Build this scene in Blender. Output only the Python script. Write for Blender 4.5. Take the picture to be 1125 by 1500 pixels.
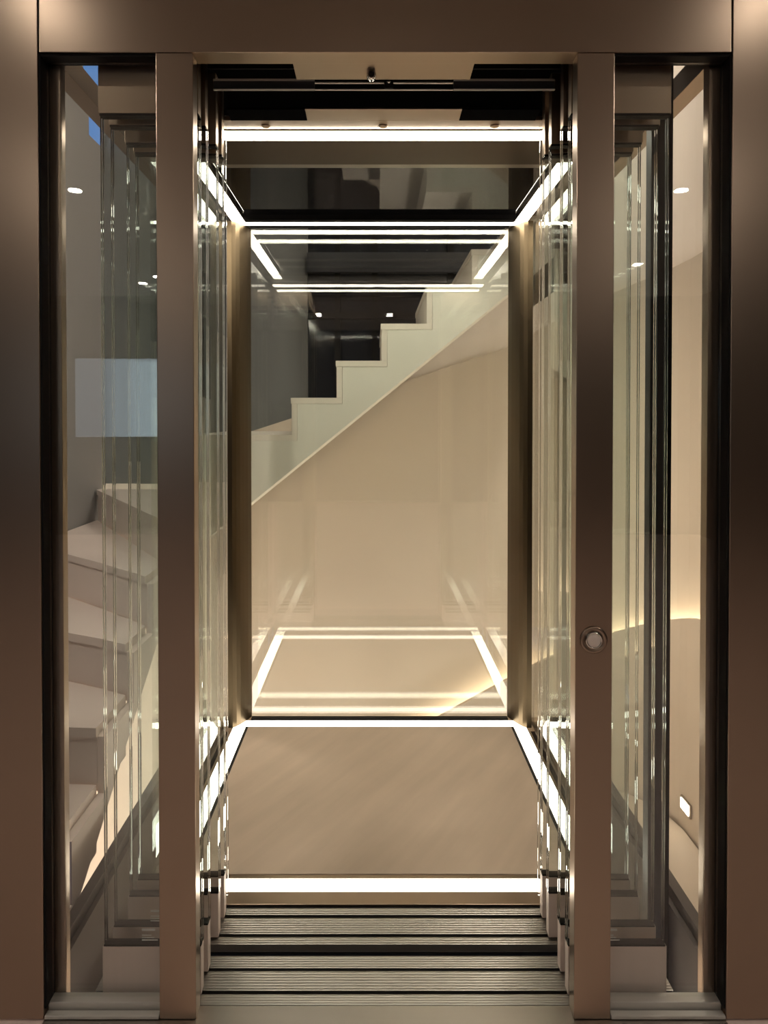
import bpy, bmesh, math, random
from mathutils import Vector
random.seed(7)
for o in list(bpy.data.objects): bpy.data.objects.remove(o)
S = bpy.context.scene
COL = S.collection

# ------------------------------------------------------------------ camera
F = 1127.0; PITCH = math.radians(.85); CAMX = -.0237; CAMH = 1.31
VPX, VPY = 548.0, 611.0
cam = bpy.data.cameras.new('camera'); co = bpy.data.objects.new('camera', cam); COL.objects.link(co)
cam.sensor_fit = 'VERTICAL'; cam.sensor_height = 36.0; cam.lens = 36.0 * F / 1500.0
co.location = (CAMX, 0, CAMH); co.rotation_euler = (math.pi/2 - PITCH, 0, 0)
cam.shift_x = (562.5 - VPX) / 1500.0
cam.shift_y = -(750.0 - (VPY + F*math.tan(PITCH))) / 1500.0
cam.clip_start = .02
S.camera = co

# ------------------------------------------------------------------ world, exposure
w = bpy.data.worlds.new('dusk'); S.world = w; w.use_nodes = True
bg = w.node_tree.nodes['Background']; bg.inputs[0].default_value = (.16, .36, .80, 1); bg.inputs[1].default_value = .9
S.view_settings.view_transform = 'Standard'; S.view_settings.look = 'None'
S.view_settings.exposure = 0.0; S.view_settings.gamma = 1.0
S.view_settings.use_curve_mapping = False
cy = S.cycles
cy.max_bounces = 28; cy.diffuse_bounces = 4; cy.glossy_bounces = 10
cy.transmission_bounces = 28; cy.transparent_max_bounces = 40
cy.caustics_reflective = True; cy.caustics_refractive = True; cy.blur_glossy = .3
cy.sample_clamp_indirect = 6.0
cy.use_denoising = True

LED_POWER = 8.0      # cabin floor light strips
LED_TOP = 22.0       # cabin ceiling light strips
SPOT_POWER = 290.0     # room downlights
COVE_POWER = 12.0     # cove strip behind the parapet
STAIR_FILL_POWER = 150.0
UPLIGHT_FILL_POWER = 110.0
WASH_FILL_POWER = 34.0      # added wall washers hidden behind the shaft posts    # stairwell lamps are added too

# ------------------------------------------------------------------ materials
def mat(name):
    m = bpy.data.materials.new(name); m.use_nodes = True
    nt = m.node_tree; nt.nodes.clear()
    out = nt.nodes.new('ShaderNodeOutputMaterial')
    return m, nt, out
def N(nt, t, **kw):
    n = nt.nodes.new(t)
    for k, v in kw.items():
        if k in n.inputs: n.inputs[k].default_value = v
        else: setattr(n, k, v)
    return n
def coords(nt, scale):
    tc = N(nt, 'ShaderNodeTexCoord'); mp = N(nt, 'ShaderNodeMapping'); mp.inputs['Scale'].default_value = scale
    nt.links.new(tc.outputs['Object'], mp.inputs['Vector']); return mp.outputs[0]
def surf(name, col, rough=.6, metal=0., noise=.06, scale=(6, 6, 6), bump=0., rvar=.05, spec=.5, detail=4):
    m, nt, out = mat(name)
    b = N(nt, 'ShaderNodeBsdfPrincipled'); b.inputs['Metallic'].default_value = metal
    if 'Specular IOR Level' in b.inputs: b.inputs['Specular IOR Level'].default_value = spec
    v = coords(nt, scale)
    n = N(nt, 'ShaderNodeTexNoise', Scale=1.0, Detail=float(detail)); nt.links.new(v, n.inputs['Vector'])
    cr = N(nt, 'ShaderNodeMapRange'); cr.inputs['To Min'].default_value = 1-noise; cr.inputs['To Max'].default_value = 1+noise
    nt.links.new(n.outputs['Fac'], cr.inputs['Value'])
    mx = N(nt, 'ShaderNodeMix', data_type='RGBA', blend_type='MULTIPLY'); mx.inputs[0].default_value = 1
    mx.inputs[6].default_value = (*col, 1); nt.links.new(cr.outputs[0], mx.inputs[7])
    nt.links.new(mx.outputs[2], b.inputs['Base Color'])
    rr = N(nt, 'ShaderNodeMapRange'); rr.inputs['To Min'].default_value = rough-rvar; rr.inputs['To Max'].default_value = rough+rvar
    nt.links.new(n.outputs['Fac'], rr.inputs['Value']); nt.links.new(rr.outputs[0], b.inputs['Roughness'])
    if bump:
        bp = N(nt, 'ShaderNodeBump', Strength=bump, Distance=.002); nt.links.new(n.outputs['Fac'], bp.inputs['Height'])
        nt.links.new(bp.outputs[0], b.inputs['Normal'])
    nt.links.new(b.outputs[0], out.inputs[0]); return m
def emit(name, col, power):
    m, nt, out = mat(name); e = N(nt, 'ShaderNodeEmission', Color=(*col, 1), Strength=power)
    nt.links.new(e.outputs[0], out.inputs[0]); return m
def thin_glass(name, tint, f0=.045, gloss=(1, 1, 1)):
    m, nt, out = mat(name)
    t = N(nt, 'ShaderNodeBsdfTransparent', Color=(*tint, 1)); g = N(nt, 'ShaderNodeBsdfGlossy', Color=(*gloss, 1), Roughness=0.0)
    geo = N(nt, 'ShaderNodeNewGeometry')
    d = N(nt, 'ShaderNodeVectorMath', operation='DOT_PRODUCT')
    nt.links.new(geo.outputs['Normal'], d.inputs[0]); nt.links.new(geo.outputs['Incoming'], d.inputs[1])
    a = N(nt, 'ShaderNodeMath', operation='ABSOLUTE'); nt.links.new(d.outputs['Value'], a.inputs[0])
    s = N(nt, 'ShaderNodeMath', operation='SUBTRACT', use_clamp=True); s.inputs[0].default_value = 1; nt.links.new(a.outputs[0], s.inputs[1])
    p = N(nt, 'ShaderNodeMath', operation='POWER'); nt.links.new(s.outputs[0], p.inputs[0]); p.inputs[1].default_value = 5
    q = N(nt, 'ShaderNodeMath', operation='MULTIPLY_ADD', use_clamp=True); nt.links.new(p.outputs[0], q.inputs[0])
    q.inputs[1].default_value = 1-f0; q.inputs[2].default_value = f0
    mx = N(nt, 'ShaderNodeMixShader'); nt.links.new(q.outputs[0], mx.inputs[0])
    nt.links.new(t.outputs[0], mx.inputs[1]); nt.links.new(g.outputs[0], mx.inputs[2]); nt.links.new(mx.outputs[0], out.inputs[0])
    return m
def real_glass(name, tint):
    m, nt, out = mat(name); g = N(nt, 'ShaderNodeBsdfGlass', Color=(*tint, 1), Roughness=0.0, IOR=1.32)
    nt.links.new(g.outputs[0], out.inputs[0]); return m
def light_streak_floor(name):
    m = surf(name, (.47, .375, .29), rough=.36, noise=.20, scale=(2.6, 2.6, 2.6), bump=.12, rvar=.07, detail=9)
    nt = m.node_tree; b = [n for n in nt.nodes if n.type == 'BSDF_PRINCIPLED'][0]
    old = b.inputs['Base Color'].links[0].from_socket
    tc = N(nt, 'ShaderNodeTexCoord'); mp = N(nt, 'ShaderNodeMapping')
    mp.inputs['Scale'].default_value = (1.0, 9, 1)
    m0 = N(nt, 'ShaderNodeMapping'); m0.inputs['Rotation'].default_value = (0, 0, math.radians(-61))
    nt.links.new(tc.outputs['Object'], m0.inputs['Vector']); nt.links.new(m0.outputs[0], mp.inputs['Vector'])
    n = N(nt, 'ShaderNodeTexNoise', Scale=1.4, Detail=3.0); nt.links.new(mp.outputs[0], n.inputs['Vector'])  # light streaks on the floor, painted into the colour by stretched noise
    r = N(nt, 'ShaderNodeMapRange'); r.inputs['From Min'].default_value = .35; r.inputs['From Max'].default_value = .7
    r.inputs['To Min'].default_value = .93; r.inputs['To Max'].default_value = 1.10
    nt.links.new(n.outputs['Fac'], r.inputs['Value'])
    mx = N(nt, 'ShaderNodeMix', data_type='RGBA', blend_type='MULTIPLY'); mx.inputs[0].default_value = 1
    nt.links.new(old, mx.inputs[6]); nt.links.new(r.outputs[0], mx.inputs[7]); nt.links.new(mx.outputs[2], b.inputs['Base Color'])
    return m

M = {}
M['bronze'] = surf('bronze_steel', (.37, .29, .228), rough=.28, metal=1., noise=.02, scale=(2, 2, 2), rvar=.01)
M['bronze_v'] = surf('bronze_steel_vertical_grain', (.40, .31, .235), rough=.30, metal=1., noise=.02, scale=(200, 200, .6), rvar=.012)
M['gold'] = surf('satin_gold_bronze', (.10, .075, .046), rough=.33, metal=1., noise=.04, scale=(60, 60, 2), rvar=.04)
M['bronzedark'] = surf('dark_bronze_steel', (.085, .065, .045), rough=.4, metal=1., noise=.02, scale=(2, 2, 2), rvar=.01)
M['black'] = surf('black_rubber', (.010, .009, .009), rough=.6, noise=.1, spec=.12)
M['mech'] = surf('dark_machinery', (.014, .013, .012), rough=.55, noise=.2, spec=.2)
M['matte'] = surf('matte_black_cover', (.006, .006, .006), rough=.95, noise=.05, spec=0.)
M['rail'] = surf('pale_aluminium_rail', (.62, .60, .56), rough=.45, metal=.4, noise=.04)
M['base'] = surf('dark_taupe_steel', (.065, .055, .048), rough=.55, metal=.2, noise=.05)
M['alu'] = surf('ribbed_aluminium', (.34, .325, .30), rough=.36, metal=1., noise=.08, scale=(1, 90, 1), rvar=.04)
M['steel'] = surf('satin_steel', (.42, .39, .355), rough=.30, metal=1., noise=.05, scale=(3, 60, 60))
M['chrome'] = surf('bright_chrome', (.75, .73, .70), rough=.15, metal=1., noise=.02)
M['carfloor'] = light_streak_floor('honed_stone_light_streaks')
M['ceilglass'] = surf('black_ceiling_glass', (.006, .006, .007), rough=.04, noise=.02, spec=.8, rvar=.01)
M['led'] = emit('warm_white_led', (1.0, .91, .74), LED_POWER)
M['ledtop'] = emit('warm_white_ceiling_led', (1.0, .91, .74), LED_TOP)
M['upfill'] = emit('fill_uplight_lens', (1.0, .89, .75), UPLIGHT_FILL_POWER)
M['washfill'] = emit('fill_washer_led', (1.0, .89, .75), WASH_FILL_POWER)
M['cove'] = emit('warm_cove_led', (1.0, .84, .62), COVE_POWER)
M['added_lightpanel'] = emit('pale_glow', (.75, .88, 1.0), .9)
M['spot'] = emit('downlight_lens', (1.0, .89, .76), SPOT_POWER)
M['stairfill'] = emit('stair_fill_lens', (1.0, .89, .76), STAIR_FILL_POWER)
M['pane'] = thin_glass('clear_pane', (.975, .985, .98))
M['rearpane'] = thin_glass('clear_cabin_pane', (.965, .975, .967), f0=.05)
M['doorglass'] = real_glass('low_iron_green_glass', (.990, .997, .994))
M['stone'] = surf('pale_limestone', (.78, .75, .66), rough=.55, noise=.05, scale=(7, 7, 7), bump=.05)
M['stonecap'] = surf('pale_limestone_tread', (.78, .71, .62), rough=.5, noise=.06, scale=(9, 9, 9), bump=.05)
M['treadwarm'] = surf('warm_beige_stone', (.56, .48, .39), rough=.5, noise=.06, scale=(9, 9, 9), bump=.05)
M['pinkstone'] = surf('pinkish_stone_tread', (.62, .53, .48), rough=.55, noise=.05, scale=(7, 7, 7))
M['wall'] = surf('warm_beige_plaster', (.57, .49, .395), rough=.85, noise=.025, scale=(3, 3, 3))  # parapet colour; on the lining of the wall it stands for shade
M['wall_hi'] = surf('cream_plaster', (.82, .735, .645), rough=.85, noise=.02, scale=(3, 3, 3))
M['wall_grey'] = surf('grey_plaster', (.27, .262, .258), rough=.85, noise=.03, scale=(3, 3, 3))
M['slate'] = surf('slate_grey_plaster', (.145, .147, .145), rough=.85, noise=.03, scale=(3, 3, 3))
M['darkwall'] = surf('charcoal_panel', (.035, .036, .04), rough=.5, noise=.1)
M['darkglass'] = surf('night_window_glass', (.02, .021, .026), rough=.05, noise=.02)
M['roomfloor'] = surf('beige_floor_tile', (.84, .68, .62), rough=.4, noise=.06)
M['roomwall'] = surf('taupe_room_wall', (.045, .04, .038), rough=.8, noise=.04)
M['ceil'] = surf('white_ceiling', (.55, .52, .48), rough=.9, noise=.02)
M['etch'] = surf('etched_white_mark', (.9, .9, .88), rough=.7)
M['button'] = surf('frosted_button_cap', (.86, .76, .69), rough=.4, noise=.03)
M['pinkrail'] = surf('brushed_bronze_rail', (.74, .63, .57), rough=.5, metal=.1, noise=.05, scale=(60, 3, 3))
M['white'] = surf('white_paint', (.6, .6, .6), rough=.6)

# ------------------------------------------------------------------ builders
WORLD = {}
def wl(p): return WORLD.get(p.name, Vector((0, 0, 0))) if p else Vector((0, 0, 0))
def link(name, verts, faces, m, parent=None, smooth=False, bevel=0):
    me = bpy.data.meshes.new(name); off = wl(parent)
    base = None
    vs = [Vector(v) - off for v in verts]
    bm = bmesh.new(); bv = [bm.verts.new(v) for v in vs]
    for f in faces:
        try: bm.faces.new([bv[i] for i in f])
        except ValueError: pass
    bmesh.ops.recalc_face_normals(bm, faces=bm.faces)
    if bevel:
        bmesh.ops.bevel(bm, geom=list(bm.edges), offset=bevel, segments=2, affect='EDGES', profile=.5)
    if smooth:
        for f in bm.faces: f.smooth = True
    bm.to_mesh(me); bm.free()
    me.materials.append(m)
    o = bpy.data.objects.new(name, me); COL.objects.link(o)
    if parent: o.parent = parent
    WORLD[o.name] = off.copy()
    return o
def boxvf(x, y, z):
    v = [(a, b, c) for a in x for b in y for c in z]
    return v, [(0, 1, 3, 2), (4, 6, 7, 5), (0, 4, 5, 1), (2, 3, 7, 6), (0, 2, 6, 4), (1, 5, 7, 3)]
def bx(name, x, y, z, m, parent=None, bevel=0):
    x, y, z = sorted(x), sorted(y), sorted(z)
    v, f = boxvf(x, y, z); return link(name, v, f, m, parent, bevel=bevel)
def bxs(name, boxes, m, parent=None):
    V, Fc = [], []
    for x, y, z in boxes:
        v, f = boxvf(sorted(x), sorted(y), sorted(z)); k = len(V); V += v; Fc += [tuple(i+k for i in q) for q in f]
    return link(name, V, Fc, m, parent)
def prism(name, poly, axis, a0, a1, m, parent=None, bevel=0, smooth=False):
    """poly in the plane of the two other axes (x: YZ, y: XZ, z: XY)"""
    def pt(u, v, a): return {'x': (a, u, v), 'y': (u, a, v), 'z': (u, v, a)}[axis]
    n = len(poly); V = [pt(u, v, a0) for u, v in poly] + [pt(u, v, a1) for u, v in poly]
    Fc = [tuple(range(n)), tuple(range(2*n-1, n-1, -1))] + [(i, (i+1) % n, n+(i+1) % n, n+i) for i in range(n)]
    return link(name, V, Fc, m, parent, bevel=bevel, smooth=smooth)
def lathe(name, c, axis, prof, m, parent=None, n=28, smooth=True):
    """prof: (radius, offset along axis)"""
    V, Fc = [], []
    for r, h in prof:
        for k in range(n):
            a = 2*math.pi*k/n; u, v = r*math.cos(a), r*math.sin(a)
            V.append({'y': (c[0]+u, c[1]+h, c[2]+v), 'z': (c[0]+u, c[1]+v, c[2]+h), 'x': (c[0]+h, c[1]+u, c[2]+v)}[axis])
    for i in range(len(prof)-1):
        for k in range(n): Fc.append((i*n+k, i*n+(k+1) % n, (i+1)*n+(k+1) % n, (i+1)*n+k))
    Fc.append(tuple(range(n))); Fc.append(tuple((len(prof)-1)*n+k for k in range(n)))
    return link(name, V, Fc, m, parent, smooth=smooth)
def tag(o, label, cat, group=None):
    o['label'] = label; o['category'] = cat
    if group: o['group'] = group
    return o
def thing(name, loc, label, cat, group=None):
    o = bpy.data.objects.new(name, None); COL.objects.link(o); o.location = loc; o.empty_display_size = .1
    WORLD[o.name] = Vector(loc); return tag(o, label, cat, group)
def struct(o): o['kind'] = 'structure'; return o
def sroot(name, loc=(0, 0, 0)):
    o = bpy.data.objects.new(name, None); COL.objects.link(o); o.location = loc; WORLD[o.name] = Vector(loc)
    return struct(o)

FACE = 1.655; TOPZ = 2.089

# ================================================================== SETTING: front lobby behind the camera
struct(bx('floor', (-3.6, 3.6), (-5.2, FACE+.01), (-.12, -.004), M['roomfloor']))
struct(bx('ceiling', (-3.6, 3.6), (-5.2, 1.60), (2.66, 2.76), M['ceil']))
for q in (-1, 1): struct(bx('wall_lobby_left' if q < 0 else 'wall_lobby_right', (q*3.6, q*3.7), (-5.2, 1.65), (-.1, 2.76), M['roomwall']))
struct(bx('wall_rear', (-3.7, 3.7), (-5.3, -5.2), (-.1, 2.76), M['roomwall']))
sc = thing('added_glow_panel', (-2.75, -5.2, 1.1), 'large added pale blue glowing screen facing the lift across the lobby', 'added_lightpanel')  # glowing panel added to give the pale reflection in the side glass
bx('added_panel_frame', (-3.38, -2.1), (-5.199, -5.16), (1.06, 1.99), M['black'], sc, .004)
bx('added_panel_face', (-3.34, -2.14), (-5.1595, -5.156), (1.09, 1.96), M['added_lightpanel'], sc)
# lobby downlights
LAMPS = [(-1.10, .80, 'above the steel panel without a button'), (1.22, .80, 'above the steel panel beside the call button'),
         (-.75, -3.35, None), (.18, -3.35, None), (1.0, -3.35, None), (-2.35, -4.35, None), (-2.1, -4.0, None), (2.3, -3.4, None), (0, -1.2, None), (-1.8, -1.2, None), (1.8, -1.2, None), (-2.0, .9, 'past the cladding opposite the button, added as fill'), (2.05, .9, 'past the cladding on the button side, added as fill')]  # the final pair, unseen, is added to brighten the lobby floor
for k, (x, y, where) in enumerate(LAMPS):
    t = thing('ceiling_downlight', (x, y, 2.66), 'small round recessed downlight in the lobby ceiling ' + (where or 'far from the lift'), 'downlight', 'lobby downlights')
    lathe('trim_ring', (x, y, 2.658), 'z', [(.066, 0), (.066, -.006), (.058, -.006), (.057, -.001)], M['white'], t)
    rl = .0175 if where and 'above' in where else .036 if y < .5 else .055
    lathe('lens', (x, y, 2.657), 'z', [(rl, 0), (rl, -.004)], M['spot'], t, smooth=False)

# ================================================================== PORTAL: bronze steel cladding of the landing entrance
portal = thing('lift_portal', (0, FACE, 0), 'bronze brushed steel portal framing the glass lift entrance', 'door frame')
B = .0015
for s in (-1, 1):
    bx('cladding_panel', (s*.7425, s*1.6), (FACE, FACE+.045), (0, 2.66), M['bronze'], portal, B)
    bx('cladding_backing', (s*.802, s*1.6), (FACE+.046, FACE+.10), (0, 2.66), M['black'], portal)
    bx('door_stile', (s*.411, s*.4905), (FACE, FACE+.041), (0, TOPZ-.001), M['bronze'], portal, B)
    # black glazing channel round the side light
    bx('glazing_channel', (s*.7385, s*.7422), (FACE+.004, FACE+.0505), (.02, TOPZ-.0005), M['black'], portal)
    bx('glazing_channel', (s*.4915, s*.7383), (FACE+.006, FACE+.0505), (2.0835, TOPZ-.0005), M['black'], portal)
    sg = bx('side_glass', (s*.4915, s*.7383), (FACE+.036, FACE+.044), (.0225, 2.083), M['pane'], portal)
    sg['label'] = 'tall clear fixed glass pane beside the stile'
    bx('bottom_channel', (s*.492, s*.741), (FACE+.020, FACE+.0505), (0, .022), M['rail'], portal, .002)
    bx('bottom_channel_lip', (s*.492, s*.741), (FACE-.002, FACE+.016), (0, .008), M['rail'], portal, .002)
bx('header_panel', (-.7395, .7395), (FACE, FACE+.055), (TOPZ, 2.66), M['bronze'], portal, B)
bx('seam_backing', (-.76, .76), (FACE+.056, FACE+.07), (TOPZ+.1, 2.66), M['black'], portal)
bx('threshold_plate', (-.741, .741), (FACE-.02, 1.695), (-.03, -.001), M['steel'], portal)

# call button on the right stile
cb = thing('call_button', (.450, FACE, .829), 'round frosted call button with chrome ring and bronze collar on the stile', 'button')
lathe('collar', (.450, FACE, .829), 'y', [(.0295, 0), (.0295, -.003), (.027, -.005), (.019, -.0035), (.0185, 0)], M['bronze'], cb, 40)
lathe('ring', (.450, FACE, .829), 'y', [(.0185, 0), (.0185, -.006), (.0165, -.0075), (.0142, -.006), (.0142, 0)], M['chrome'], cb, 40)
lathe('cap', (.450, FACE, .829), 'y', [(.0142, 0), (.0142, -.0055), (.0128, -.0065), (.004, -.0068)], M['button'], cb, 40)

# ================================================================== SILLS
def sill(name, y0, grooves, y1, label):
    t = thing(name, (0, (y0+y1)/2, 0), label, 'door sill')
    edges = [y0] + [e for g in grooves for e in g] + [y1]
    strips = [(edges[i], edges[i+1]) for i in range(0, len(edges), 2)]
    for a, b in strips:
        n = max(3, round((b-a)/.0085)); V = []; st = (b-a)/n
        prof = []
        for i in range(n):
            p = a+i*st
            prof += [(p+st*.0, -.0006), (p+st*.22, 0), (p+st*.80, 0), (p+st*.98, -.0006)]
        prof += [(b, -.0006), (b, -.02), (a, -.02)]
        prism('tread_strip', prof, 'x', -.66, .66, M['alu'], t)
    for g in grooves:
        bx('guide_groove', (-.66, .66), (g[0]+.0002, g[1]-.0002), (-.022, -.012), M['black'], t)
    bx('sill_body', (-.66, .66), (y0, y1), (-.06, -.0225), M['mech'], t)
sill('landing_sill', 1.6965, [(1.728, 1.739), (1.801, 1.811)], 1.852, 'ribbed aluminium landing sill with two guide grooves')
sill('cabin_sill', 1.893, [(1.920, 1.932), (1.994, 2.007)], 2.034, 'ribbed aluminium cabin sill beside the front floor light strip')

# ================================================================== GLASS DOOR LEAVES
LY = {'landing': (1.7335, 1.806), 'cabin': (1.926, 2.0005)}
XI, XO = .4135, .633
GT = .008
def leaf(s, yc, label):
    t = thing('glass_door_leaf', (s*.52, yc, 0), label, 'glass door', 'retracted glass door leaves')
    for d in (-1, 1): p = bx('pane', (s*XI, s*XO), (yc+d*GT-.005, yc+d*GT+.005), (.1155, 1.9845), M['doorglass'], t, .0015)
    bx('top_rail', (s*(XI+.001), s*(XO+.004)), (yc-.014, yc+.014), (1.985, 2.16), M['bronze_v'], t, .001)
    bx('bottom_rail', (s*(XI+.001), s*(XO+.004)), (yc-.014, yc+.014), (.004, .115), M['pinkrail'], t, .001)
    bx('rail_gasket', (s*(XI+.001), s*(XO+.001)), (yc-.0145, yc+.0145), (1.980, 1.9848), M['black'], t)
    bx('rail_gasket', (s*(XI+.001), s*(XO+.001)), (yc-.0145, yc+.0145), (.1152, .1185), M['black'], t)
    bx('guide_shoe', (s*(XI+.03), s*(XO-.03)), (yc-.004, yc+.004), (-.011, .004), M['black'], t)
    return t, p
for s, side in ((-1, 'stair side'), (1, 'call button side')):
    for j, (set_, nm) in enumerate((('landing', 'landing'), ('cabin', 'cabin'))):
        for i, yc in enumerate(LY[set_]):
            order = ('first', 'second')[i]
            t, p = leaf(s, yc, f'{order} {nm} glass door leaf behind the stile, {"opposite the call button" if s < 0 else "by the call button"}')
            if set_ == 'landing':      # small etched glass stamp near the bottom corner
                x0 = -.548 if s < 0 else .495
                rows = [(.150, .030, .005), (.139, .022, .0025), (.1335, .028, .0025), (.128, .036, .0025)]
                for z, wd, h in rows:
                    bx('etched_mark', (x0, x0+wd), (yc-GT-.0054, yc-GT-.0051), (z, z+h), M['etch'], t)

# ================================================================== DOOR OPERATOR (above the opening)
op = thing('door_operator', (0, 1.85, 2.1), 'dark door drive with aluminium rails above the opening', 'door drive')
bx('cover_plate', (-.204, .199), (1.712, 1.800), (2.094, 2.100), M['bronze'], op, .001)
bx('drive_box', (-.66, .66), (1.712, 2.03), (2.30, 2.32), M['mech'], op)
bx('end_plate', (-.68, -.665), (1.712, 2.03), (2.16, 2.32), M['mech'], op)
bx('end_plate', (.665, .68), (1.712, 2.03), (2.16, 2.32), M['mech'], op)
for s in (-1, 1):
    bx('hanger_plate', (s*.205, s*.40), (1.772, 1.781), (2.165, 2.28), M['mech'], op)
    bx('rail_cover', (s*.165, s*.405), (1.838, 1.846), (2.087, 2.110), M['darkwall'], op)
    bx('rail_edge', (s*.165, s*.405), (1.834, 1.838), (2.1075, 2.1115), M['rail'], op)
    bx('rail_edge', (s*.165, s*.405), (1.834, 1.838), (2.0855, 2.0885), M['rail'], op)
    bx('belt_cover', (s*.20, s*.40), (1.965, 2.036), (2.090, 2.096), M['matte'], op)
bx('track_rail', (-.165, .165), (1.846, 1.852), (2.1065, 2.109), M['rail'], op)
bx('track_rail', (-.165, .165), (1.846, 1.852), (2.0905, 2.0925), M['rail'], op)
bx('coupler_block', (.000, .022), (1.836, 1.845), (2.090, 2.117), M['mech'], op, .002)
lathe('coupler_roller', (.011, 1.834, 2.104), 'y', [(.005, 0), (.005, -.006), (.003, -.007)], M['chrome'], op, 16)
bx('back_cover', (-.66, .66), (1.90, 1.906), (2.165, 2.30), M['mech'], op)
kl = thing('key_lock', (-.030, 1.760, 2.094), 'small round chrome key lock under the door drive cover', 'lock')
lathe('lock_ring', (-.030, 1.775, 2.0885), 'y', [(.0105, 0), (.0105, -.016), (.009, -.019), (.0065, -.018), (.0065, -.012)], M['chrome'], kl, 28)
lathe('lock_core', (-.030, 1.775, 2.0885), 'y', [(.0062, -.002), (.0062, -.017), (.002, -.0185)], M['mech'], kl, 20)

# ================================================================== LIFT CAR
car = thing('lift_cabin', (0, 2.7, 0), 'open glass lift cabin with bronze corner pillars and glowing light strips', 'lift')
bx('floor_panel', (-.556, .556), (2.190, 3.241), (-.03, 0), M['carfloor'], car, .001)
bx('floor_base', (-.62, .62), (2.035, 3.30), (-.09, -.031), M['mech'], car)
bx('front_trim', (-.62, .62), (2.166, 2.187), (-.03, -.002), M['bronze'], car, .001)
bx('front_apron', (-.62, .62), (2.050, 2.106), (-.03, -.0005), M['bronze'], car, .001)
bx('apron_gap', (-.62, .62), (2.0345, 2.0495), (-.03, -.006), M['black'], car)
hb = bx('strip_holder', (-.62, .62), (2.107, 2.165), (-.03, -.0015), M['bronze'], car)
bx('light_strip', (-.62, .62), (2.108, 2.164), (-.0013, .0005), M['led'], hb)
YS0, YS1, XS0, XS1 = 3.243, 3.303, .568, .618
def flat_strip(poly, z, up, m):
    """one mitred run of a flat light strip with the bronze tray it sits in"""
    h = prism('strip_holder', poly, 'z', z-.0015*up, z-.022*up, M['bronze'], car)
    c = [sum(p[k] for p in poly)/len(poly) for k in (0, 1)]
    return prism('light_strip', poly, 'z', z-.0013*up, z, m, h)
ZTOP = 2.130
for z, up, m in ((.0, 1, M['led']), (ZTOP, -1, M['ledtop'])):
    flat_strip([(-XS0, YS0), (XS0, YS0), (XS1, YS1), (-XS1, YS1)], z, up, m)
    for s in (-1, 1):
        flat_strip([(s*XS0, 2.19), (s*XS0, YS0-.001), (s*XS1, YS1-.001), (s*XS1, 2.19)], z, up, m)
for s in (-1, 1):
    bx('floor_groove', (s*.557, s*.5675), (2.190, 3.236), (-.03, -.008), M['black'], car)
for z0, z1 in ((-.05, -.023), (2.155, 2.20)):
    bx('frame_rail', (-.66, .66), (3.245, 3.365), (z0, z1), M['bronze'], car)
    for s in (-1, 1): bx('frame_rail', (s*.575, s*.64), (2.19, 3.245), (z0, z1), M['bronze'], car)
for s in (-1, 1):
    poly = [(s*.619, 3.222), (s*.605, 3.238), (s*.592, 3.260), (s*.580, 3.286), (s*.568, 3.315), (s*.558, 3.345), (s*.640, 3.345), (s*.640, 3.222)]
    prism('corner_pillar', poly, 'z', .001, ZTOP-.001, M['gold'], car)
    bx('side_glass', (s*.645, s*.655), (2.20, 3.34), (.0, 2.15), M['rearpane'], car)
    bx('front_return_glass', (s*.4165, s*.644), (2.052, 2.060), (.02, 2.13), M['doorglass'], car, .001)
bx('rear_glass', (-.64, .64), (3.346, 3.356), (.0, 2.15), M['rearpane'], car)
bx('rear_sill_gasket', (-.557, .557), (3.318, 3.345), (-.02, .003), M['black'], car)
bx('rear_top_gasket', (-.557, .557), (3.318, 3.345), (2.128, 2.15), M['black'], car)
# cabin ceiling
bx('header_plate', (-.20, .218), (1.967, 2.040), (2.092, 2.098), M['bronze'], car, .001)
bx('header_plate', (-.62, .62), (2.040, 2.105), (2.092, 2.104), M['bronze'], car, .001)
for x in (-.315, 0, .30): lathe('screw_cap', (x, 2.078, 2.092), 'z', [(.013, 0), (.012, -.003), (.006, -.004), (.005, -.003), (.001, -.003)], M['bronze_v'], car, 20)
hf = bx('strip_holder', (-.62, .62), (2.106, 2.171), (2.0885, 2.11), M['bronze'], car)
bx('light_strip', (-.62, .62), (2.107, 2.170), (2.086, 2.0882), M['ledtop'], hf)
bx('header_fascia', (-.62, .62), (2.041, 2.047), (2.106, 2.20), M['mech'], car)
bx('ceiling_border', (-.62, .62), (2.172, 2.410), (2.097, 2.112), M['bronzedark'], car, .001)
bx('ceiling_panel', (-.565, .565), (2.42, 3.205), (2.150, 2.158), M['ceilglass'], car)
bx('ceiling_glint_strip', (-.55, .55), (2.545, 2.600), (2.148, 2.1505), M['steel'], car)  # pale strip added to stand for a reflected highlight in the ceiling glass
bx('ceiling_lip', (-.565, .565), (3.2055, 3.241), (2.127, 2.152), M['black'], car, .001)
bx('car_roof', (-.66, .66), (2.04, 3.30), (2.201, 2.26), M['mech'], car)

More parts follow.
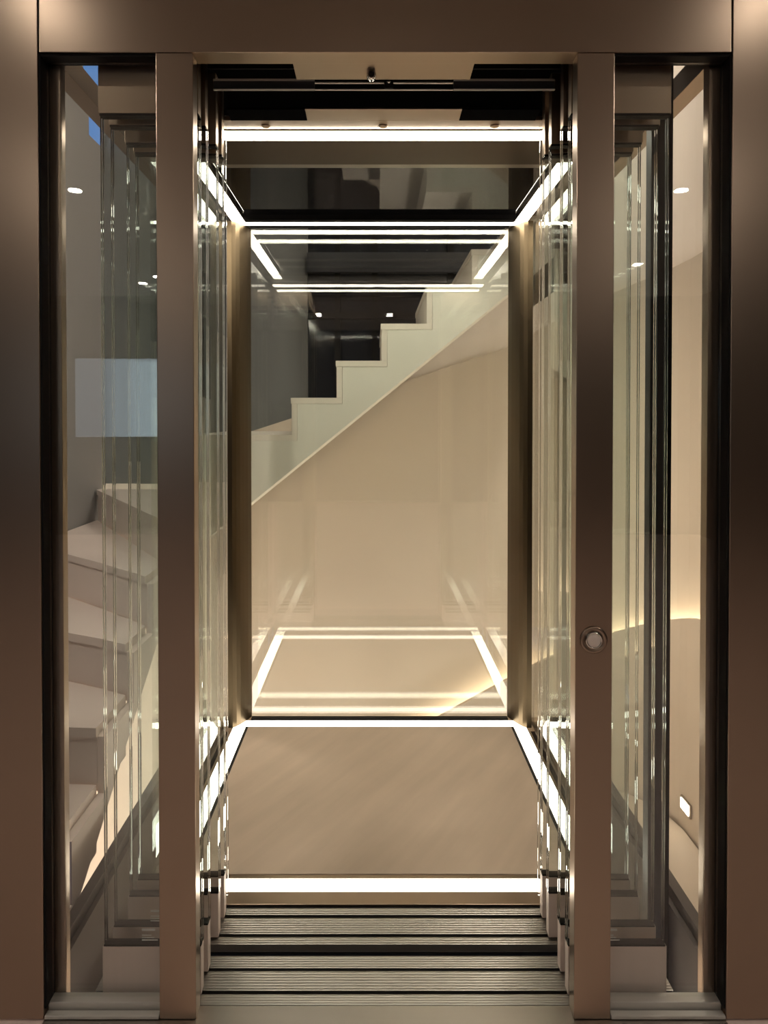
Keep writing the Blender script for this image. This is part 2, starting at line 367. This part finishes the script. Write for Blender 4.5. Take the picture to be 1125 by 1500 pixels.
# ================================================================== SHAFT
shaft = thing('lift_shaft', (0, 2.5, 0), 'glazed lift shaft frame with dark posts and base beams around the cabin', 'lift shaft')
for s in (-1, 1):
    bx('front_post', (s*.715, s*.741), (1.7065, 1.714), (-.30, 2.20), M['bronze_v'], shaft, .001)
    bx('front_post_backing', (s*.742, s*.80), (1.7145, 1.80), (-.30, 2.20), M['bronze'], shaft)
    bx('side_base_beam', (s*.772, s*.80), (1.801, 3.428), (-.90, .05), M['base'], shaft, .001)
    bx('side_base_lining', (s*.758, s*.771), (1.756, 3.40), (-.90, .020), M['base'], shaft)
    bx('side_top_beam', (s*.79, s*.84), (1.801, 3.428), (2.17, 2.23), M['bronze'], shaft, .001)
    bx('rear_post', (s*.79, s*.84), (3.43, 3.49), (-2.6, 4.8), M['bronze'], shaft)
    bx('pocket_floor', (s*.661, s*.757), (1.716, 3.40), (-.34, -.30), M['base'], shaft)
bx('rear_shaft_glass', (-.785, .785), (3.436, 3.446), (-.05, 4.8), M['rearpane'], shaft)
bx('rear_base_beam', (-.785, .785), (3.43, 3.48), (-.30, -.055), M['bronze'], shaft)
for s in (-1, 1):  # unseen washers added to light the back wall evenly
    t = thing('fill_washer', (s*.815, 3.492, -1.0), f'slim added wall washer hidden on the rear shaft post {"opposite the call button" if s < 0 else "on the call button side"}', 'light')
    bx('fill_washer_housing', (s*.80, s*.83), (3.4905, 3.500), (-1.0, 1.7 if s > 0 else .7), M['bronze'], t)
    bx('fill_washer_lens', (s*.803, s*.827), (3.5003, 3.503), (-.99, 1.69 if s > 0 else .69), M['washfill'], t)
gr = thing('guide_rail', (.74, 2.055, -.3), 'dark vertical guide rail standing inside the shaft beside the retracted doors', 'rail')
bx('rail_web', (.702, .744), (2.035, 2.075), (-.30, 4.8), M['darkwall'], gr, .002)
bx('rail_flange', (.745, .757), (2.02, 2.09), (-.30, 4.8), M['black'], gr)

# ================================================================== STAIRS
SY0, SY1 = 3.65, 4.60
Z0 = 1.226
rear = thing('stair_flight', (0, SY0, 1.0), 'pale stone stair flight climbing across the rear shaft glass', 'staircase')
RISE = .1755; RUN = .2135; RX0 = -.415
n = 6
prof = [(-.893, Z0-.028)]
# tread i has its top at Z0 + i*RISE and its riser at RX0 + (i-1)*RUN
for i in range(0, n):
    xr = RX0+i*RUN; z = Z0+i*RISE
    prof += [(xr+.028, z-.028), (xr+.028, z+RISE-.028)]
xe = RX0+n*RUN; ze = Z0+n*RISE
prof += [(xe, ze-.028), (xe, ze-.35)]
soff = lambda x: .913+(x+.594)*.813
prof += [(xe, soff(xe)), (-.893, soff(-.893))]
prism('string_body', prof, 'y', SY0+.003, SY1, M['stone'], rear)
for i in range(0, n+1):
    x0 = (RX0+(i-1)*RUN) if i else -.888
    x1 = RX0+i*RUN+.027; z = Z0+i*RISE
    bx('tread', (x0-.004, x1), (SY0, SY1), (z-.0275, z), M['stonecap'], rear, .001)
    if i < n: bx('riser', (x1-.027, x1), (SY0, SY1), (z+.0003, z+RISE-.028), M['stonecap'], rear, .001)
# unseen uplights added on the lower floor to brighten the wall under the flight
for x in (-1.2, -.6, 0, .6):
    t = thing('fill_uplight', (x, 3.66, -2.7), 'added round uplight, out of view, brightening the wall below the rear stair flight', 'uplight', 'added uplights under the rear stair flight')
    lathe('trim_ring', (x, 3.66, -2.7), 'z', [(.14, 0), (.14, .006), (.122, .006), (.121, .001)], M['steel'], t)
    lathe('lens', (x, 3.66, -2.7), 'z', [(.12, 0), (.12, .004)], M['upfill'], t, smooth=False)

# left flight: straight start then fanning winders round the shaft corner
left = thing('stair_flight', (-1.3, 2.4, 0), 'pinkish stone winder stair flight seen beyond the glass opposite the call button', 'staircase')
nos = [((-.90, 1.85), 0, -.03), ((-.90, 2.13), 0, .15), ((-.90, 2.41), 4, .33), ((-.90, 2.71), 27, .51), ((-.90, 2.96), 43, .70), ((-.90, 3.22), 60, .88), ((-.90, 3.52), 78, 1.05)]
OUT = 1.665
def outer_pt(p, a):
    dx, dy = -math.cos(math.radians(a)), math.sin(math.radians(a))
    t = (OUT-abs(p[0]))/max(1e-6, -dx); y = p[1]+dy*t
    if y > 4.6: t = (4.6-p[1])/dy
    return (p[0]+dx*t, p[1]+dy*t)
for k in range(1, len(nos)):
    p, a, z = nos[k]; q = outer_pt(p, a)
    if k+1 < len(nos): p2, a2, _ = nos[k+1]; q2 = outer_pt(p2, a2)
    else: p2, q2 = (-.90, 3.66), (-.90, 4.6)
    poly = [p, q]
    if abs(q[0]+OUT) < .01 and q2[0] > -OUT+.01: poly.append((-OUT, 4.6))
    poly += [q2, p2]
    prism('tread', poly, 'z', z-.03, z, M['pinkstone'], left)
    zprev = nos[k-1][2]
    off = .02
    def sh(P, d): return (P[0]+d*math.sin(math.radians(a)), P[1]+d*math.cos(math.radians(a)))
    prism('riser', [sh(p, .008), sh(q, .008), sh(q, .03), sh(p, .03)], 'z', zprev+.0003, z-.0305, M['pinkstone'], left)
    # block under the tread, stepping with the flight
    prism('step_body', [sh(p, .031), sh(q, .031)] + poly[2:], 'z', z-.215, z-.0305, M['pinkstone'], left)
# sloped inner string of the left flight
sp = [(nos[1][0][1], nos[0][2])]
for k in range(1, len(nos)):
    yk = nos[k][0][1]; yn = nos[k+1][0][1] if k+1 < len(nos) else 3.64
    sp += [(yk+.01, nos[k-1][2]-.03), (yk+.01, nos[k][2]-.031), (yn+.01, nos[k][2]-.031)]
sp += [(3.65, .80), (2.61, .177), (2.19, -.077), (1.85, -.28), (1.85, -.06)]
sp = sp[1:]
prism('string', sp, 'x', -.899, -.872, M['pinkstone'], left)

for x, y, z in ((-1.3, 3.1, .295), (-1.2, 3.6, .485)):  # unseen lamps added to brighten the wall below the flight
    t = thing('soffit_fill_lamp', (x, y, z), 'small added lamp under the winder stair flight opposite the call button', 'downlight', 'added lamps under the winder flight')
    lathe('trim_ring', (x, y, z), 'z', [(.06, 0), (.06, -.004), (.05, -.005), (.05, 0)], M['white'], t)
    lathe('lens', (x, y, z), 'z', [(.049, 0), (.049, -.003)], M['spot'], t, smooth=False)

# right flight: going down from the lobby level to a lower landing
right = thing('stair_flight', (1.3, 2.4, -.5), 'beige stone flight going down past the glass on the call button side', 'staircase')
for k in range(1, 6):
    z = -.17*k; y0 = 1.80+.24*k
    y1 = y0+.24 if k < 5 else 4.58
    if k < 5:
        bx('tread', (.88, 1.60), (y0-.02, y1-.021), (z-.03, z), M['treadwarm'], right, .001)
        bx('step_body', (.88, 1.60), (y0, y1-.001), (z-.25, z-.0305), M['treadwarm'], right)
    else:
        lp = [(.88, y0), (1.60, y0), (1.595, 4.0), (1.55, 4.22), (1.42, 4.42), (1.22, 4.55), (1.0, 4.598), (.88, 4.598)]
        prism('landing_slab', lp, 'z', z-.03, z, M['treadwarm'], right)
        prism('step_body', lp, 'z', z-.25, z-.0305, M['treadwarm'], right)
# ================================================================== STAIRWELL WALLS
wl_ = sroot('wall_left', (-1.68, 3, 0))
wy0, wy1, wz0, wz1 = 4.41, 4.73, 2.95, 3.95
bx('lower_plaster', (-1.70, -1.68), (1.70, 4.95), (-2.7, .35), M['wall_hi'], wl_)
bxs('wall_plaster', [((-1.70, -1.68), (1.70, 4.95), (.35, wz0)), ((-1.70, -1.68), (1.70, wy0), (wz0, 5.0)), ((-1.70, -1.68), (wy0, 4.95), (wz1, 5.0)), ((-1.70, -1.68), (wy1, 4.95), (wz0, wz1))], M['wall_grey'], wl_)
w2 = sroot('window_2', (-1.75, 4.5, wz0))
bx('window_pane', (-1.696, -1.690), (wy0, wy1), (wz0, wz1), M['pane'], w2)
bx('window_ledge', (-1.682, -1.70), (wy0-.05, 4.50), (wz0-.05, wz0+.20), M['wall_grey'], w2)
BY = 4.75
wbk = sroot('wall_back', (0, BY, 0))
# pale lower wall with a sloping top that follows the stair, grey piece at the left, cream piece at the right
slope = lambda x: 1.28+(x+.436)*.672
prism('lower_wall', [(-1.70, -2.7), (1.75, -2.7), (1.75, slope(.95)), (.95, slope(.95)), (-.436, 1.28), (-.436, .9), (-1.70, .9)], 'y', BY, BY+.15, M['wall_hi'], wbk)
bx('grey_wall', (-1.70, -.436), (BY, BY+.15), (.9, 5.0), M['slate'], wbk)
bx('cream_wall', (.95, 1.75), (BY, BY+.15), (slope(.95), 5.0), M['wall_hi'], wbk)
w3 = sroot('window_3', (.25, BY, 1.3))
prism('night_glazing', [(-.436, 1.28), (.95, slope(.95)), (.95, 5.0), (-.436, 5.0)], 'y', BY+.06, BY+.15, M['darkglass'], w3)
for x in (-.25, -.02, .45): bx('mullion', (x-.018, x+.018), (BY+.02, BY+.058), (slope(x), 3.9), M['black'], w3)
for z in (1.94, 2.62): bx('transom', (-.436, .95), (BY+.015, BY+.055), (z-.02, z+.02), M['black'], w3)
bx('transom', (-.436, .95), (BY-.02, BY+.055), (2.20, 2.32), M['darkwall'], w3)
# curved right side
def path(off):
    pts = [(.95, BY-off)]
    R = .75-off; cx_, cy_ = 1.0, BY-.75
    for k in range(0, 13):
        a = math.pi/2-k*math.pi/24; pts.append((cx_+R*math.cos(a), cy_+R*math.sin(a)))
    pts.append((1.75-off, 1.70)); return pts
def ribbon(name, o0, o1, zt, zb, m, parent, pre=()):
    """a wall that follows the curved plan between two offsets, top height zt(t), t the length along it"""
    a, b = list(path(o0)), list(path(o1))
    a = [(x, BY-o0) for x in pre] + a; b = [(x, BY-o1) for x in pre] + b
    V, Fc = [], []
    L = 0; prev = None
    for i, (p, q) in enumerate(zip(a, b)):
        if prev: L += math.dist(prev, q)
        prev = q; t = zt(L); u = zb(L)
        V += [(*p, u), (*p, t), (*q, t), (*q, u)]
    for i in range(len(a)-1):
        k, j = 4*i, 4*(i+1)
        for e in range(4): Fc.append((k+e, k+(e+1) % 4, j+(e+1) % 4, j+e))
    Fc += [(0, 1, 2, 3), tuple(4*(len(a)-1)+e for e in range(4))]
    return link(name, V, Fc, m, parent, smooth=False)
wr = sroot('wall_right', (1.75, 3, 0))
def interp(tab):
    def f(L):
        for (a, za), (b, zb) in zip(tab, tab[1:]):
            if L <= b: return za+(zb-za)*max(0, min(1, (L-a)/(b-a)))
        return tab[-1][1]
    return f
ribbon('upper_wall', -.14, .002, lambda L: 5.0, lambda L: -2.7, M['wall_hi'], wr)
PRE = [-.9, -.4, .15, .4, .6, .78]
# distance along the ribbon starts at X=-.9
ribbon('shade_lining', .0, .03, interp([(0, 1.183), (1.05, 1.523), (1.68, 1.733), (1.9, 1.855), (2.09, 1.948), (2.28, 2.035), (2.47, 2.096), (2.75, 2.155), (3.03, 2.20), (5.4, 2.6)]), lambda L: -2.7, M['wall'], wr, PRE)  # lining added along the soffit's shade line; the shade is in its darker colour
par = thing('stair_parapet', (1.5, 4.4, -1), 'low curved beige parapet with a hidden cove light washing the wall', 'parapet')
ptop = interp([(0, -1.213), (1.05, -.622), (1.5, -.372), (1.85, -.181), (2.06, -.066), (2.30, .057), (2.46, .126), (2.62, .189), (2.78, .239), (2.86, .262), (5.2, .75)])
ribbon('parapet_wall', .105, .14, ptop, lambda L: -2.7, M['wall'], par, PRE)
ribbon('cove_light', .045, .095, lambda L: ptop(L)-.07, lambda L: ptop(L)-.085, M['cove'], par, PRE)
ribbon('cove_base', .032, .104, lambda L: ptop(L)-.086, lambda L: ptop(L)-.12, M['wall'], par, PRE)

# closing surfaces of the stairwell
struct(bx('ceiling', (-1.95, 1.95), (1.60, 4.95), (5.0, 5.1), M['ceil']))
struct(bx('floor', (-1.95, 1.95), (1.60, 4.95), (-2.8, -2.7), M['roomfloor']))
struct(bx('wall_front', (-1.95, 1.95), (1.56, 1.65), (2.77, 5.0), M['wall_grey']))
struct(bx('wall_front', (-1.95, 1.95), (1.60, 1.69), (-2.7, -.31), M['wall_grey']))
for q in (-1, 1): struct(bx('wall_front', (q*1.602, q*3.7), (FACE, FACE+.10), (-.12, 2.76), M['roomwall']))
struct(bx('trim_1', (-1.95, 1.95), (1.60, 1.652), (2.661, 2.769), M['ceil']))
# unseen lamps added to light the stairwell
for x, y, r in ((-1.3, 1.95, .095), (1.3, 2.6, .175), (1.3, 4.0, .165)):
    t = thing('stairwell_fill_lamp', (x, y, 5.0), 'added round lamp, out of view, in the high ceiling of the stairwell', 'downlight', 'added stairwell ceiling lamps')
    lathe('trim_ring', (x, y, 4.998), 'z', [(r+.02, 0), (r+.02, -.008), (r+.005, -.01), (r+.005, 0)], M['white'], t)
    lathe('lens', (x, y, 4.997), 'z', [(r, 0), (r, -.004)], M['stairfill'], t, smooth=False)
# unseen fill lamp added behind the lobby wall to light the winder risers
t = thing('fill_lamp', (-1.3, 1.765, 2.2), 'added round fill lamp behind the cladding lighting the winder stair flight', 'fill lamp')
lathe('fill_lamp_body', (-1.3, 1.756, 2.2), 'y', [(.105, 0), (.105, .02), (.09, .024), (.088, .018)], M['white'], t)
lathe('lens', (-1.3, 1.756, 2.2), 'y', [(.085, .004), (.085, .022)], M['spot'], t, smooth=False)
# recessed step lights
for x, y, z, lab in ((1.658, 3.98, -.72, 'small recessed step light low on the parapet by the lower landing'),):
    t = thing('step_light', (x, y, z), lab, 'step light')
    bx('frame', (x-.062, x-.052), (y-.06, y+.06), (z-.035, z+.035), M['steel'], t)
    bx('lens', (x-.066, x-.0625), (y-.05, y+.05), (z-.025, z+.025), M['cove'], t)
